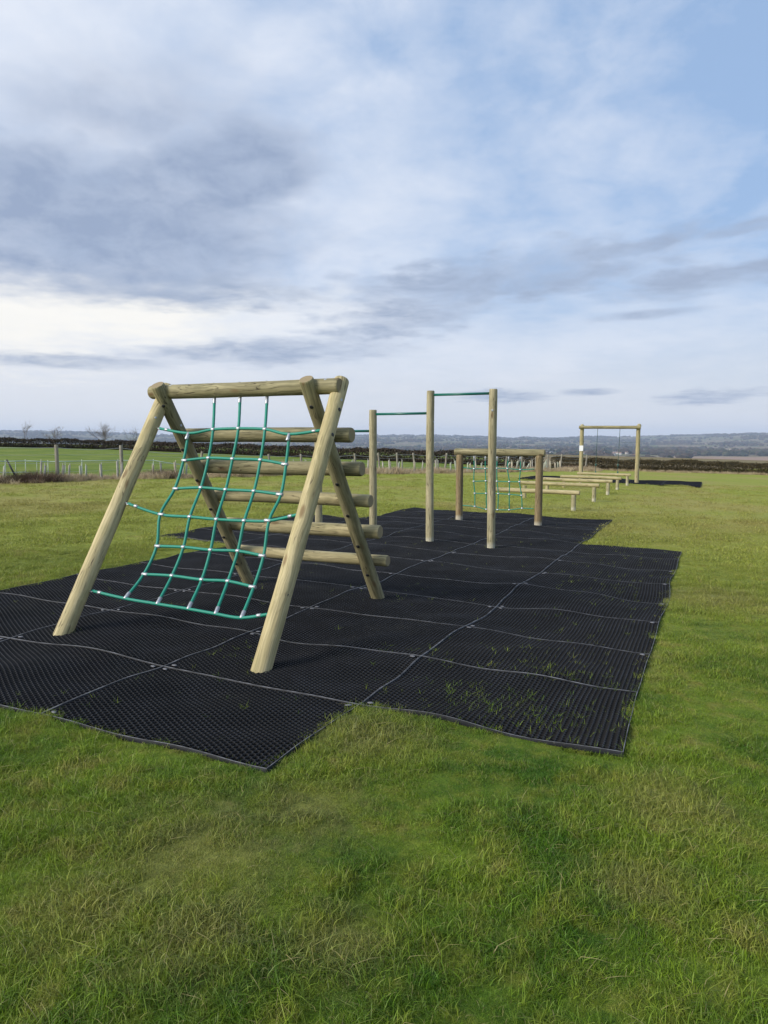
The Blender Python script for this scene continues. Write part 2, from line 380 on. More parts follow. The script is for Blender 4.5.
def mat_tiles_main():
    T = [(i, -3) for i in range(6, 10)] + [(i, -2) for i in range(0, 13)] + [(i, -1) for i in range(0, 13)] + [(i, 0) for i in range(0, 13)] + [(i, 1) for i in range(1, 9)]
    return T
MAIN = mat_tiles_main(); MSET = set(MAIN)
FAR = [(i, j) for i in range(29, 33) for j in (-3, -2, -1, 0)] + [(i, 1) for i in range(29, 33)]
FSET = set(FAR)
def in_mat(x, y, m=0.0):
    """inside a laid mat; m < 0 pulls the outer border in, inner seams stay covered"""
    dx_, dy_ = x - O0[0], y - O0[1]; i = dx_ * A2[0] + dy_ * A2[1]; j = (dx_ * B2[0] + dy_ * B2[1]) / 1.5
    r = np.ones(x.shape, bool); S = np.zeros((60, 20), bool)
    for (a, b_) in MSET | FSET: S[a + 5, b_ + 8] = True
    for sa in (-1, 1):
        for sb in (-1, 1):
            ii = np.clip(np.floor(i + sa * m).astype(int) + 5, 0, 59); jj = np.clip(np.floor(j + sb * m / 1.5).astype(int) + 8, 0, 19); r &= S[ii, jj]
    return r
# ------------------------------------------------------------------ terrain: one sheet out to the horizon
GUARD = [(-48, -25), (-22, 11), (-12.17, 22.87), (-10.79, 24.03), (-9.57, 26.18), (-7.58, 28.21), (-2.05, 33.62), (3.49, 38.22), (10.78, 44.26), (13.73, 45.95), (60, 78)]
gx_, gy_ = np.array(GUARD).T
rad = np.concatenate([[0.0], np.geomspace(.6, 13000, 300)]); nsec = 720
ang = np.linspace(0, 2 * np.pi, nsec, endpoint=False)
RR, AA = np.meshgrid(rad, ang, indexing='ij'); X = RR * np.sin(AA); Y = RR * np.cos(AA); Z = gz(X, Y)
idx = np.arange(RR.size).reshape(RR.shape); nx = np.roll(idx, -1, 1)
F = np.stack([idx[:-1], nx[:-1], nx[1:], idx[1:]], -1).reshape(-1, 4)
rm = ((RR[:-1] + RR[1:]) / 2); xm = rm * np.sin(AA[:-1]); ym = rm * np.cos(AA[:-1])
mi = np.where(rm > 100, 2, 0)
beyond = (ym > np.interp(xm, gx_, gy_) + .4) & (rm <= 100) & (ym > 9)
mi = np.where(beyond & (xm < 14), 1, mi); mi = np.where(beyond & (xm > 11) & (ym > 47.3), 2, mi)
F = F[:, ::-1]
Xs, Ys = X.ravel(), Y.ravel(); und = np.zeros(len(Xs), bool); nr_ = np.hypot(Xs, Ys) < 45; und[nr_] = in_mat(Xs[nr_], Ys[nr_], -.06)
Z = Z.ravel() - .05 * und; Z = Z.reshape(X.shape)
keep = np.ones(len(F), bool)
tr = mesh_np('ground', np.stack([X.ravel(), Y.ravel(), Z.ravel()], 1), F, [M_ground, M_past, M_valley], None, True, mi.ravel())
tag(tr, kind='structure')

# ------------------------------------------------------------------ scattered instances (only for what nobody could count)
def scatter(name, pts, rot, scl_, srcs, idxs, kind_label):
    hid = bpy.data.collections.new(name + '_sources')
    for s in srcs:
        for c_ in list(s.users_collection): c_.objects.unlink(s)
        hid.objects.link(s)
    me = bpy.data.meshes.new(name); me.vertices.add(len(pts)); me.vertices.foreach_set('co', np.asarray(pts, np.float32).ravel())
    for an, ty, dat, fld in (('rot', 'FLOAT_VECTOR', rot, 'vector'), ('scl', 'FLOAT_VECTOR', scl_, 'vector'), ('idx', 'INT', idxs, 'value')):
        a = me.attributes.new(an, ty, 'POINT'); a.data.foreach_set(fld, np.asarray(dat, np.int32 if ty == 'INT' else np.float32).ravel())
    me.update(); o = bpy.data.objects.new(name, me); C.objects.link(o)
    ng = bpy.data.node_groups.new(name, 'GeometryNodeTree'); ng.interface.new_socket('Geometry', in_out='INPUT', socket_type='NodeSocketGeometry'); ng.interface.new_socket('Geometry', in_out='OUTPUT', socket_type='NodeSocketGeometry')
    N = ng.nodes; L = ng.links; gi = N.new('NodeGroupInput'); go = N.new('NodeGroupOutput')
    ip = N.new('GeometryNodeInstanceOnPoints'); ci = N.new('GeometryNodeCollectionInfo'); ci.inputs['Collection'].default_value = hid
    ci.inputs['Separate Children'].default_value = True; ci.inputs['Reset Children'].default_value = True
    mp = N.new('GeometryNodeMeshToPoints'); L.new(gi.outputs[0], mp.inputs['Mesh']); L.new(mp.outputs[0], ip.inputs['Points']); L.new(ci.outputs[0], ip.inputs['Instance'])
    ip.inputs['Pick Instance'].default_value = True
    def att(nm, ty):
        a = N.new('GeometryNodeInputNamedAttribute'); a.data_type = ty; a.inputs['Name'].default_value = nm; return a.outputs['Attribute']
    er = N.new('FunctionNodeEulerToRotation'); L.new(att('rot', 'FLOAT_VECTOR'), er.inputs[0]); L.new(er.outputs[0], ip.inputs['Rotation'])
    L.new(att('scl', 'FLOAT_VECTOR'), ip.inputs['Scale']); L.new(att('idx', 'INT'), ip.inputs['Instance Index'])
    L.new(ip.outputs[0], go.inputs[0]); md = o.modifiers.new('scatter', 'NODES'); md.node_group = ng
    return tag(o, kind_label, None, None, 'stuff')
def tuft(name, nb, rad_, h0, h1, wid, lean, mat, seed):
    g = np.random.default_rng(seed); V = []; Fq = []; rn = []
    for k in range(nb):
        a = g.uniform(0, 6.28); r = rad_ * math.sqrt(g.uniform()); bx, by = r * math.cos(a), r * math.sin(a)
        h = g.uniform(h0, h1); w = wid * g.uniform(.7, 1.3); d = g.uniform(0, 6.28); ln = abs(g.normal(0, lean)) + .1; q = g.uniform(0, 6.28)
        wx_, wy_ = math.cos(q) * w / 2, math.sin(q) * w / 2; o = len(V); v = g.uniform()
        for t, ww in ((0, 1), (.4, .9), (.75, .6), (1, .12)):
            s = ln * t * t; cx, cy = bx + math.cos(d) * h * s, by + math.sin(d) * h * s; cz = h * t / math.sqrt(1 + s * s * .8) - .004
            V += [(cx - wx_ * ww, cy - wy_ * ww, cz), (cx + wx_ * ww, cy + wy_ * ww, cz)]
        for s in range(3): Fq.append([o + 2 * s, o + 2 * s + 1, o + 2 * s + 3, o + 2 * s + 2]); 
        rn += [v] * 8
    o = mesh_np(name, np.array(V), np.array(Fq), mat, None, True)
    at = o.data.attributes.new('rnd', 'FLOAT', 'POINT'); at.data.foreach_set('value', np.array(rn, np.float32)); return o

# ------------------------------------------------------------------ rubber mats
POSTS_IJ = [(1.3, -.84), (1.3, .385), (3.7, -.76), (3.7, .235), (7.75, .25), (7.75, -.41), (7.8, -1.08), (7.8, -1.76), (11.1, -.88), (11.1, .24)]
def warpmat(i, j):
    """mat coordinates -> world, with the sag and wander of laid rubber"""
    di = .010 * sinnoise(i, j * 1.5, 21, 1.9, 5) ; dj = .008 * sinnoise(i, j * 1.5, 22, 1.7, 5)
    ii, jj = i + di, j + dj
    x = O0[0] + ii * A2[0] + jj * 1.5 * B2[0]; y = O0[1] + ii * A2[1] + jj * 1.5 * B2[1]
    ti = i - np.floor(i)
    lift = .008 * sinnoise(i, j * 1.5, 23, 1.6, 6) + .005 * sinnoise(i, j * 1.5, 24, .75, 6)
    z = gz(x, y) + .020 + lift
    return x, y, z
def mat_grain():
    m, n, b = newmat('black_rubber'); g = n.n.new('ShaderNodeNewGeometry'); P = g.outputs['Position']
    f = n.noise(P, 3.0, 6, .65); f2 = n.noise(P, 60, 3)
    c = n.mix(n.ss(f, .4, .7), (.006, .0068, .009), (.020, .022, .028)); c = n.mix(n.m('MULTIPLY', n.ss(f2, .62, .75), .5), c, (.09, .085, .07)); f3 = n.noise(P, 1.3, 7, .7); c = n.mix(n.m('MULTIPLY', n.ss(f3, .52, .70), .35), c, (.060, .056, .046))
    n.l.new(c, b.inputs['Base Color']); b.inputs['Roughness'].default_value = .55; b.inputs['Specular IOR Level'].default_value = .22; return m
M_rub = mat_grain(); M_rubfar = plain('rubber_weave', (.006, .006, .008), 1.0, 0, 20, .3); [x for x in M_rubfar.node_tree.nodes if x.type == 'BSDF_PRINCIPLED'][0].inputs['Specular IOR Level'].default_value = .08; M_rim = plain('rubber_rim', (.105, .105, .11), .65, 0, 14, .75); M_rubin = plain('rubber_inside', (.0035, .0035, .004), .95)  # rubber_inside: blacker rubber for the hole walls, their shade put into the colour
M_peg = plain('grey_peg', (.13, .13, .14), .5, 0, 60, .3)
def hex_tile(name, ti, tj, parent, origin, rz, hires=True):
    Wj, Li = 1.5, 1.0; V = []; Fq = []; MI = []
    if hires:
        cs = .03; rs = .03464; nc = 49; nr = 28; R_ = .02
        cx = (np.arange(nc) + .5) * (Wj - .03) / nc + .015
        u = []; k = 0
        cj, ci = np.meshgrid(np.arange(nc), np.arange(nr), indexing='ij')
        CX = cx[cj]; CY = (ci + .5 + .5 * (cj % 2)) * (Li - .024) / (nr + .5) + .012
        ax = (Wj - .03) / nc / 1.5; ay = (Li - .024) / (nr + .5) / math.sqrt(3)
        angs = np.arange(6) * np.pi / 3
        # outer corners (shared position), inner opening: thick zigzag walls, thin cross walls
        ox = CX[..., None] + ax * np.cos(angs); oy = CY[..., None] + ay * np.sin(angs)
        ixx = CX[..., None] + ax * .76 * np.cos(angs); iyy = CY[..., None] + ay * .965 * np.sin(angs)
        n = CX.size
        top = np.zeros((n, 6)); top[:] = 0.0
        O = np.stack([ox.reshape(n, 6), oy.reshape(n, 6), top], -1)
        I = np.stack([ixx.reshape(n, 6), iyy.reshape(n, 6), top - .0012], -1)
        D = I.copy(); D[..., 2] = -.022
        allv = np.stack([O, I, D], 1).reshape(-1, 3)         # per cell 18 verts
        b0 = (np.arange(n) * 18)[:, None]; k6 = np.arange(6)[None]; k7 = (k6 + 1) % 6
        f1 = np.stack([b0 + k6, b0 + k7, b0 + 6 + k7, b0 + 6 + k6], -1).reshape(-1, 4)
        f2 = np.stack([b0 + 6 + k6, b0 + 6 + k7, b0 + 12 + k7, b0 + 12 + k6], -1).reshape(-1, 4)
        V.append(allv); Fq += [f1, f2]; MI += [np.zeros(len(f1)), np.full(len(f2), 2)]; nv = len(allv)
    else:
        nu, nv_ = 24, 16; uu, vv = np.meshgrid(np.linspace(.01, Wj - .01, nu), np.linspace(.01, Li - .01, nv_), indexing='ij')
        allv = np.stack([uu.ravel(), vv.ravel(), np.zeros(uu.size)], -1); ix = np.arange(uu.size).reshape(nu, nv_)
        f1 = np.stack([ix[:-1, :-1], ix[1:, :-1], ix[1:, 1:], ix[:-1, 1:]], -1).reshape(-1, 4)
        V.append(allv); Fq.append(f1); MI.append(np.zeros(len(f1))); nv = len(allv)
    # rim: a raised flat lip on four sides, its grey holding dust and painted-in sheen
    def strip(p0, p1, inward, seg):
        nonlocal nv
        t = np.linspace(0, 1, seg + 1); L = np.array(p0)[None] * (1 - t[:, None]) + np.array(p1)[None] * t[:, None]; inw = np.array(inward)
        wv = .0032; g0 = .0008
        prof = [(g0, -.026), (g0, .002), (g0 + .001, .003), (g0 + wv + .0015, .003), (g0 + wv + .003, -.003)]
        vs = np.stack([np.concatenate([L + inw * a, np.full((seg + 1, 1), h)], 1) for a, h in prof], 1).reshape(-1, 3)
        m = len(prof); b = np.arange(seg)[:, None] * m; q = np.arange(m - 1)[None]
        f = np.stack([b + q, b + q + 1, b + m + q + 1, b + m + q], -1).reshape(-1, 4) + nv
        V.append(vs); Fq.append(f); MI.append(np.tile([0, 1, 1, 0], seg)); nv += len(vs)
    strip((0, 0), (Wj, 0), (0, 1), 40); strip((Wj, 0), (Wj, Li), (-1, 0), 28); strip((Wj, Li), (0, Li), (0, -1), 40); strip((0, Li), (0, 0), (1, 0), 28)
    V = np.concatenate(V); Fq = np.concatenate(Fq); MI = np.concatenate(MI)
    j = tj + V[:, 0] / 1.5; i = ti + V[:, 1]
    x, y, z = warpmat(i, j); z = z + V[:, 2]
    lx = x - origin[0]; ly = y - origin[1]; c_, s_ = math.cos(-rz), math.sin(-rz)
    Vw = np.stack([lx * c_ - ly * s_, lx * s_ + ly * c_, z - origin[2]], -1)
    return mesh_np(name, Vw, Fq, [M_rub if hires else M_rubfar, M_rim, M_rubin], parent, False, MI)
mo = course(0, 0)
mat_main = thing('safety_mat', 'large black honeycomb rubber safety mat laid in joined tiles under the climbing frame and bars', 'rubber mat', mo, COURSE_RZ)
for (ti, tj) in MAIN: hex_tile('mat_tile', ti, tj, mat_main, mo, COURSE_RZ, True)
fo = course(29, -1)
mat_far = thing('safety_mat', 'smaller black rubber safety mat far off under the tall rope swing frame', 'rubber mat', fo, COURSE_RZ)
for (ti, tj) in FAR: hex_tile('mat_tile', ti, tj, mat_far, fo, COURSE_RZ, False)
# oval peg heads where four tiles meet
pb = MB(); pb.tube([(0, 0, 0), (0, 0, .004), (0, 0, .006)], [.02, .018, .010], 12); peg = pb.build('fixing_peg', M_peg, mat_main); first = True
npg = 0
for (ti, tj) in [(a, b_) for a in range(0, 8) for b_ in (-1, 0, 1, 2)]:
    for (da, db) in ((-.045, -.035), (-.045, .035), (.045, .035)):
        if (math.floor(ti + da), math.floor(tj + db)) not in MSET: continue
        if rng.uniform() < .25: continue
        x, y, z = warpmat(np.array([ti + da]), np.array([tj + db])); p = peg if first else peg.copy()
        if not first: C.objects.link(p); p.parent = mat_main
        first = False; v = Matrix.Rotation(-COURSE_RZ, 3, 'Z') @ Vector((x[0] - mo[0], y[0] - mo[1], z[0] + .002 - mo[2]))
        p.location = v; p.scale = (1.1, .6, 1); p.rotation_euler = (0, 0, rng.uniform(-.5, .5)); npg += 1

# ------------------------------------------------------------------ logs, bolts
def log(name, p0, p1, r, mat, parent, taper=0., seed=None, seg=22, flare=0, cap=True):
    p0, p1 = Vector(p0), Vector(p1); d = p1 - p0; L = d.length; sd_ = random.randint(0, 99999) if seed is None else seed
    g = np.random.default_rng(sd_); n = max(4, int(L / .07)); V = []; F = []
    ph = g.uniform(0, 6.28, 6); bx, by = g.normal(0, .0022, 2) * L
    ts = [0, .008 / L, .016 / L] + list(np.linspace(.05 / L, 1 - .05 / L, n)) + [1 - .016 / L, 1 - .006 / L, 1]
    for q, t in enumerate(ts):
        rr = r * (1 - taper * t) * (1 + .012 * math.sin(5 * t * L + ph[0]) + .010 * math.sin(13 * t * L + ph[1]))
        if q == 0 or q == len(ts) - 1: rr *= .90
        elif q == 1 or q == len(ts) - 2: rr *= .965
        cx, cy = bx * math.sin(math.pi * t), by * math.sin(math.pi * t)
        for k in range(seg):
            a = 2 * math.pi * k / seg; e = rr * (1 + .014 * math.sin(2 * a + ph[2] + 2 * t) + .010 * math.sin(3 * a + ph[3] + 3 * t))
            V.append((cx + e * math.cos(a), cy + e * math.sin(a), t * L))
    m = len(ts)
    F = [[i * seg + k, i * seg + (k + 1) % seg, (i + 1) * seg + (k + 1) % seg, (i + 1) * seg + k] for i in range(m - 1) for k in range(seg)]; mi = [0] * len(F)
    F += [list(range(seg))[::-1], [(m - 1) * seg + k for k in range(seg)]]; mi += [1, 1]
    o = mesh_np(name, V, F, [mat, W_end], parent, False, mi)
    for p in o.data.polygons: p.use_smooth = len(p.vertices) == 4
    q = d.to_track_quat('Z', 'Y') @ Quaternion((0, 0, 1), g.uniform(0, 6.28)); o.location = p0; o.rotation_mode = 'QUATERNION'; o.rotation_quaternion = q
    return o
def on_axis(logo, t, ang_world_dir, r):
    """point on a log surface at length t facing parent-space direction"""
    q = logo.rotation_quaternion; ax = q @ Vector((0, 0, 1)); d = Vector(ang_world_dir); d = (d - ax * d.dot(ax)).normalized()
    return logo.location + ax * t + d * r, d
def child_local(parent_log, P, D):
    Mi = Matrix.LocRotScale(parent_log.location, parent_log.rotation_quaternion, None).inverted()
    return Mi @ P, (Mi.to_3x3() @ D).normalized()
capm = {}
def stud(name, parent_log, t, direction, r, mat, rad_=.016, h=.006):
    P, D = on_axis(parent_log, t, direction, r - .003); lp, ld = child_local(parent_log, P, D)
    key = (name, mat.name, rad_)
    if key not in capm:
        b = MB(); b.tube([(0, 0, 0), (0, 0, h * .6), (0, 0, h)], [rad_, rad_, rad_ * .7], 12); o = b.build(name, mat, parent_log); capm[key] = o
    else:
        o = capm[key].copy(); C.objects.link(o); o.parent = parent_log
    o.location = lp; o.rotation_mode = 'QUATERNION'; o.rotation_quaternion = ld.to_track_quat('Z', 'Y'); return o

# ------------------------------------------------------------------ A-shaped climbing frame
fo_ = course(2.5, -.2)
fr = thing('climbing_frame', 'large A-shaped timber climbing frame with green scramble net and log ladder, nearest the camera', 'climbing frame', fo_, COURSE_RZ)
RL = .066
def legpts(x, s, x2=None):        # s=-1 front legs (net side), +1 rear legs (ladder side)
    b_ = Vector((x, s * (1.31 if x < -.9 else 1.245), -.07)); t_ = Vector((x2 if x2 else x, -s * .105, 2.065)); return b_, t_
fl = log('leg', *legpts(-.950, -1, -.975), RL * 1.04, W_leg, fr, .06, 1); frr = log('leg', *legpts(.895, -1, .845), RL * 1.06, W_leg, fr, .08, 2)
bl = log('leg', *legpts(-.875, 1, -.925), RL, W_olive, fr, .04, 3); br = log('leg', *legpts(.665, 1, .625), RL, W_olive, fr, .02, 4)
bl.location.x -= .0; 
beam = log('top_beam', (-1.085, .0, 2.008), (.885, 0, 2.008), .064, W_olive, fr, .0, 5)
rung_z = [(.317, 1.612), (.505, 1.312), (.692, 1.012), (.886, .703), (1.078, .395)]
off_n = Vector((0, 2.115, 1.33)).normalized()
rungs = []
for k, (ry, rz_) in enumerate(rung_z):
    x1 = .832 + .006 * (k % 2); x0_ = [-1.0, -1.01, -.99, -.99, -.98][k]
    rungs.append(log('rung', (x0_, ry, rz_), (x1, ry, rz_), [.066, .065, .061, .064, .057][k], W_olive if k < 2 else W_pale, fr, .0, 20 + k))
# black bolt caps on the camera-facing sides, metal bolt heads near the top
for lg in (bl, br):
    for (ry, rz_) in rung_z:
        t = (Vector((0, 1.215, -.03)) - Vector((0, ry - .105, rz_ - .066))).length
        stud('bolt_cap', lg, t, (0.1, -1, -.4), RL * .985, M_black, .017, .006)
stud('bolt_cap', bl, 2.34, (.3, -1, -.2), RL * .98, M_black, .016); stud('bolt_cap', br, 2.30, (.1, -1, -.3), RL * .98, M_black, .017)
for t in (.62, 1.30, 1.98, 2.22): stud('bolt_cap', frr, t, (1, -.25, 0), RL * 1.0, M_black, .017)
for t in (1.98,): stud('bolt_head', frr, 2.31, (1, -.35, .0), RL * .98, M_alu, .013)
stud('bolt_head', bl, 2.10, (1, -.2, .2), RL * .97, M_alu, .013); stud('bolt_head', br, 1.93, (.5, -1, 0), RL * .97, M_alu, .012)
for t in (.25, 1.85): stud('bolt_head', beam, t, (0, -.5, 1), .062, M_alu, .014)
for t in (.707, .981, 1.26): stud('bolt_head', beam, t, (0, 0, 1), .062, M_alu, .012, .012)
stud('bolt_head', fl, 2.18, (1, -1, 0), RL, M_alu, .011)

NETP = {0: [(-.378, .009, 1.965), (-.104, .009, 1.965), (.175, .009, 1.95)],
1: [(-.865, -.155, 1.672), (-.520, -.182, 1.628), (-.272, -.161, 1.660), (-.010, -.157, 1.667), (.262, -.163, 1.659), (.515, -.190, 1.617), (.822, -.170, 1.650)],
2: [(-.520, -.259, 1.392), (-.262, -.244, 1.416), (-.010, -.248, 1.411), (.272, -.251, 1.406), (.530, -.271, 1.373)],
3: [(-.528, -.373, 1.153), (-.256, -.363, 1.169), (.003, -.369, 1.160), (.285, -.371, 1.156), (.549, -.383, 1.137)],
4: [(-.868, -.570, 1.028), (-.540, -.549, .947), (-.225, -.553, .941), (.048, -.558, .933), (.317, -.558, .934), (.544, -.551, .944), (.825, -.565, 1.008)],
5: [(-.499, -.648, .694), (-.224, -.643, .702), (.051, -.647, .696), (.311, -.642, .704), (.558, -.655, .683)],
6: [(-.512, -.793, .481), (-.226, -.787, .490), (.072, -.792, .483), (.318, -.787, .491), (.564, -.801, .468)],
7: [(-.880, -.990, .350), (-.521, -.999, .321), (-.189, -1.006, .310), (.115, -1.011, .302), (.372, -1.018, .292), (.604, -1.021, .286), (.826, -.992, .330)]}
def spline(pts, k=5):
    pts = [Vector(p) for p in pts]; out = []; n = len(pts)
    for i in range(n - 1):
        a, b_, c_, d_ = pts[max(i - 1, 0)], pts[i], pts[i + 1], pts[min(i + 2, n - 1)]
        for q in range(k):
            t = q / k; out.append(.5 * ((2 * b_) + (c_ - a) * t + (2 * a - 5 * b_ + 4 * c_ - d_) * t * t + (3 * b_ - a - 3 * c_ + d_) * t ** 3))
    out.append(pts[-1]); return out
nb = MB(); rr = .0122
horiz = {r: NETP[r] for r in range(1, 8)}
for r, ps in horiz.items(): nb.tube(spline(ps), rr, 8)
vert = [[NETP[r][1 if r in (1, 4, 7) else 0] for r in range(1, 8)]]
for q in (1, 2, 3): vert.append([NETP[0][q - 1]] + [NETP[r][q + (1 if r in (1, 4, 7) else 0)] for r in range(1, 8)])
vert.append([NETP[r][5 if r in (1, 4, 7) else 4] for r in range(1, 8)])
for ps in vert: nb.tube(spline(ps), rr, 8)
net = nb.build('cargo_net', M_rope, fr)
cl = {}
def clamp(parent, P, D, L, r, name='clamp', mat=None):
    key = (name, round(L, 3), round(r, 4))
    if key not in cl:
        b = MB(); b.tube([(0, 0, -L / 2), (0, 0, -L / 2 + .003), (0, 0, L / 2 - .003), (0, 0, L / 2)], [r * .85, r, r, r * .85], 10); o = b.build(name, mat or M_alu, parent); cl[key] = o
    else: o = cl[key].copy(); C.objects.link(o); o.parent = parent
    o.location = P; o.rotation_mode = 'QUATERNION'; o.rotation_quaternion = Vector(D).to_track_quat('Z', 'Y'); return o
for r in range(1, 8):
    ps = NETP[r]; inner = ps[1:-1] if r in (1, 4, 7) else ps
    for q, p in enumerate(inner):
        pv = Vector(p); vdir = Vector((0, .54, .84)); hd = Vector((1, 0, -.02))
        if r == 7: clamp(net, pv + (Vector(NETP[6][q]) - pv).normalized() * .028, Vector(NETP[6][q]) - pv, .07, .0155)
        elif r == 1 and q in (0, 4): clamp(net, pv - vdir * .03, vdir, .07, .0155)
        elif q in (0, 4): clamp(net, pv + hd * (.012 if q == 0 else -.012), hd, .058, .0155)
        else: clamp(net, pv, hd, .034, .0165)
    if r in (1, 4, 7):
        for a, b_, dd in ((0, 1, 1), (-1, -2, -1)):
            p = Vector(ps[a]); d = (Vector(ps[b_]) - p).normalized(); clamp(net, p + d * .085, d, .036, .0145)
            eb = MB(); c0 = p; ring = [c0 + d * .004 + Vector((math.cos(t) * .016 * dd, math.sin(t) * .016, math.sin(t) * .006)) for t in np.linspace(0, 6.283, 13)]
            eb.tube(ring, .0045, 6, cap=False); eb.tube([p - d * .035, p], .005, 6); eb.build('eye_bolt', M_alu, net)
for p, q in zip(NETP[0], (1, 2, 3)):
    pv = Vector(p); d = (Vector(NETP[1][q + 1]) - pv).normalized(); clamp(net, pv + d * .045, d, .10, .0150)

# ------------------------------------------------------------------ pull-up bars: four posts of falling height
ch = thing('pull_up_bars', 'row of tall timber posts stepping down in height with green pull-up bars between them', 'pull-up bars', course(7.75, .25), COURSE_RZ)
base_g = course(7.75, .25)[2]
PJ = [(0, 0, 2.385), (-.99, 0.0, 2.365), (-1.995, .05, 2.07), (-3.01, .05, 1.76)]
slope = .024 * B2[0] / 1.0
cposts = []
for k, (px_, py_, h) in enumerate(PJ):
    zg = -slope * px_ * 1.0
    cposts.append(log('post', (px_, py_, zg - .03), (px_, py_, zg + h), .0625, W_post, ch, .03, 40 + k))
for (a, b_, z) in ((0, 1, 2.30), (1, 2, 2.00), (2, 3, 1.71)):
    bb = MB(); pa, pb_ = PJ[a], PJ[b_]; zg = -slope * pb_[0] 
    bb.tube([(pa[0] - .055, pa[1], z + zg), (pb_[0] + .055, pb_[1], z + zg)], .0195, 12); bb.build('bar', M_barg, ch)
stud('bolt_head', cposts[0], 2.02 + .08, (.1, -1, 0), .0605, M_alu, .017)
stud('bolt_head', cposts[1], 1.92, (1, -.3, 0), .061, M_alu, .012)

# ------------------------------------------------------------------ net wall
nw = thing('net_wall', 'low timber goal-like frame with a green rope net hanging between two brown posts', 'net wall', course(11.1, -.32), COURSE_RZ)
hw = .80
for s, h in ((-1, 1.36), (1, 1.36)):
    zg = -slope * s * hw; log('post', (s * hw + .03, 0, zg - .03), (s * hw + .03, 0, 1.35), .072, W_brown, nw, .02, 60 + s)
log('top_beam', (-.87, 0, 1.405), (.935, 0, 1.395), .072, W_olive, nw, 0, 63)
wn = MB(); xs = [-.47, -.24, 0.0, .23, .46]; zs = [1.08, .83, .58, .31]; zt = 1.325
jig = {}
for a in range(5):
    for b_ in range(4): jig[a, b_] = Vector((xs[a] + rng.uniform(-.02, .02) + .012 * b_, rng.uniform(-.015, .015), zs[b_] + rng.uniform(-.012, .012) - (.03 if b_ == 3 and 0 < a < 4 else 0)))
for a in range(5): wn.tube(spline([(xs[a], 0, zt)] + [jig[a, b_] for b_ in range(4)]), .010, 6)
for b_ in range(4):
    ps = [jig[a, b_] for a in range(5)]
    if b_ in (0, 3): ps = [Vector((-hw + .06, 0, zs[b_] + .02))] + ps + [Vector((hw - .06, 0, zs[b_] + .01))]
    wn.tube(spline(ps), .010, 6)
wnet = wn.build('rope_net', M_rope, nw)
for k, p in jig.items(): clamp(wnet, p, (1, 0, 0), .04, .018)
for a in range(5): clamp(wnet, (xs[a], 0, zt - .04), (0, 0, 1), .10, .016)

# ------------------------------------------------------------------ hurdles (stepping beams)
HL = ['first timber balance hurdle of the row, half hidden behind the net wall', 'second timber balance hurdle, just beyond the one at the net wall',
      'middle one of the five timber balance hurdles in the row', 'fourth timber balance hurdle, second from the rope swing frame', 'last timber balance hurdle, right in front of the rope swing frame']
for k, (i_, h) in enumerate(zip((14.87, 18.16, 21.29, 24.1, 27.6), (.415, .435, .415, .40, .40))):
    t = thing('hurdle', HL[k], 'balance hurdle', course(i_, -.41), COURSE_RZ, 'timber hurdles standing in a row on the grass')
    lf = (1, 1, .98, .95, .93)[k]
    for s in (-1, 1):
        x = s * .99 * lf; zg = -slope * x; log('leg', (x, 0, zg - .02), (x, 0, h - .05), .056, W_post if s > 0 else W_pale, t, .0, 100 + 3 * k + s, 14)
    log('top_beam', (-1.13 * lf, 0, h + .033), (1.13 * lf, 0, h), .056, W_pale, t, 0, 130 + k, 16)

# ------------------------------------------------------------------ tall rope frame at the far end
sw = thing('rope_frame', 'tall far timber frame with thin hanging ropes and a white notice on one post', 'rope frame', course(30.4, -.52), COURSE_RZ)
swp = []
for s in (-1, 1):
    x = s * 1.19; zg = -slope * x; swp.append(log('post', (x, 0, zg - .03), (x, 0, 2.44), .09, W_pale, sw, .04, 200 + s))
    log('cap', (x, -.0, 2.34), (x + s * .02, .17, 2.46), .085, W_pale, sw, 0, 205 + s, 14)
log('top_beam', (-1.30, -.14, 2.38), (1.30, -.14, 2.36), .068, W_olive, sw, 0, 207)
rb = MB()
for x in (-.50, .44): rb.tube(spline([(x, -.1, 2.32), (x - .02, -.1, 1.5), (x - .04, -.09, .72), (x - .04, -.09, .12)]), .011, 6)
rb.tube(spline([(.41, -.1, .92), (.75, -.1, 1.0), (1.13, -.06, .84)]), .007, 5); rb.tube(spline([(.42, -.1, 1.72), (1.12, -.06, 1.70)]), .005, 5)
sr = rb.build('ropes', plain('dark_rope', (.03, .075, .06), .7), sw)
for x in (-.54, .40):
    for z in (.16, .40, .72): clamp(sr, (x, -.09, z), (0, 0, 1), .09, .032, 'foot_knot', plain('knot_green', (.03, .11, .085), .6))
bx = MB(); bx.box((-1.19, -.104, 1.45), (.17, .012, .24)); bx.build('notice', M_white, sw, False)

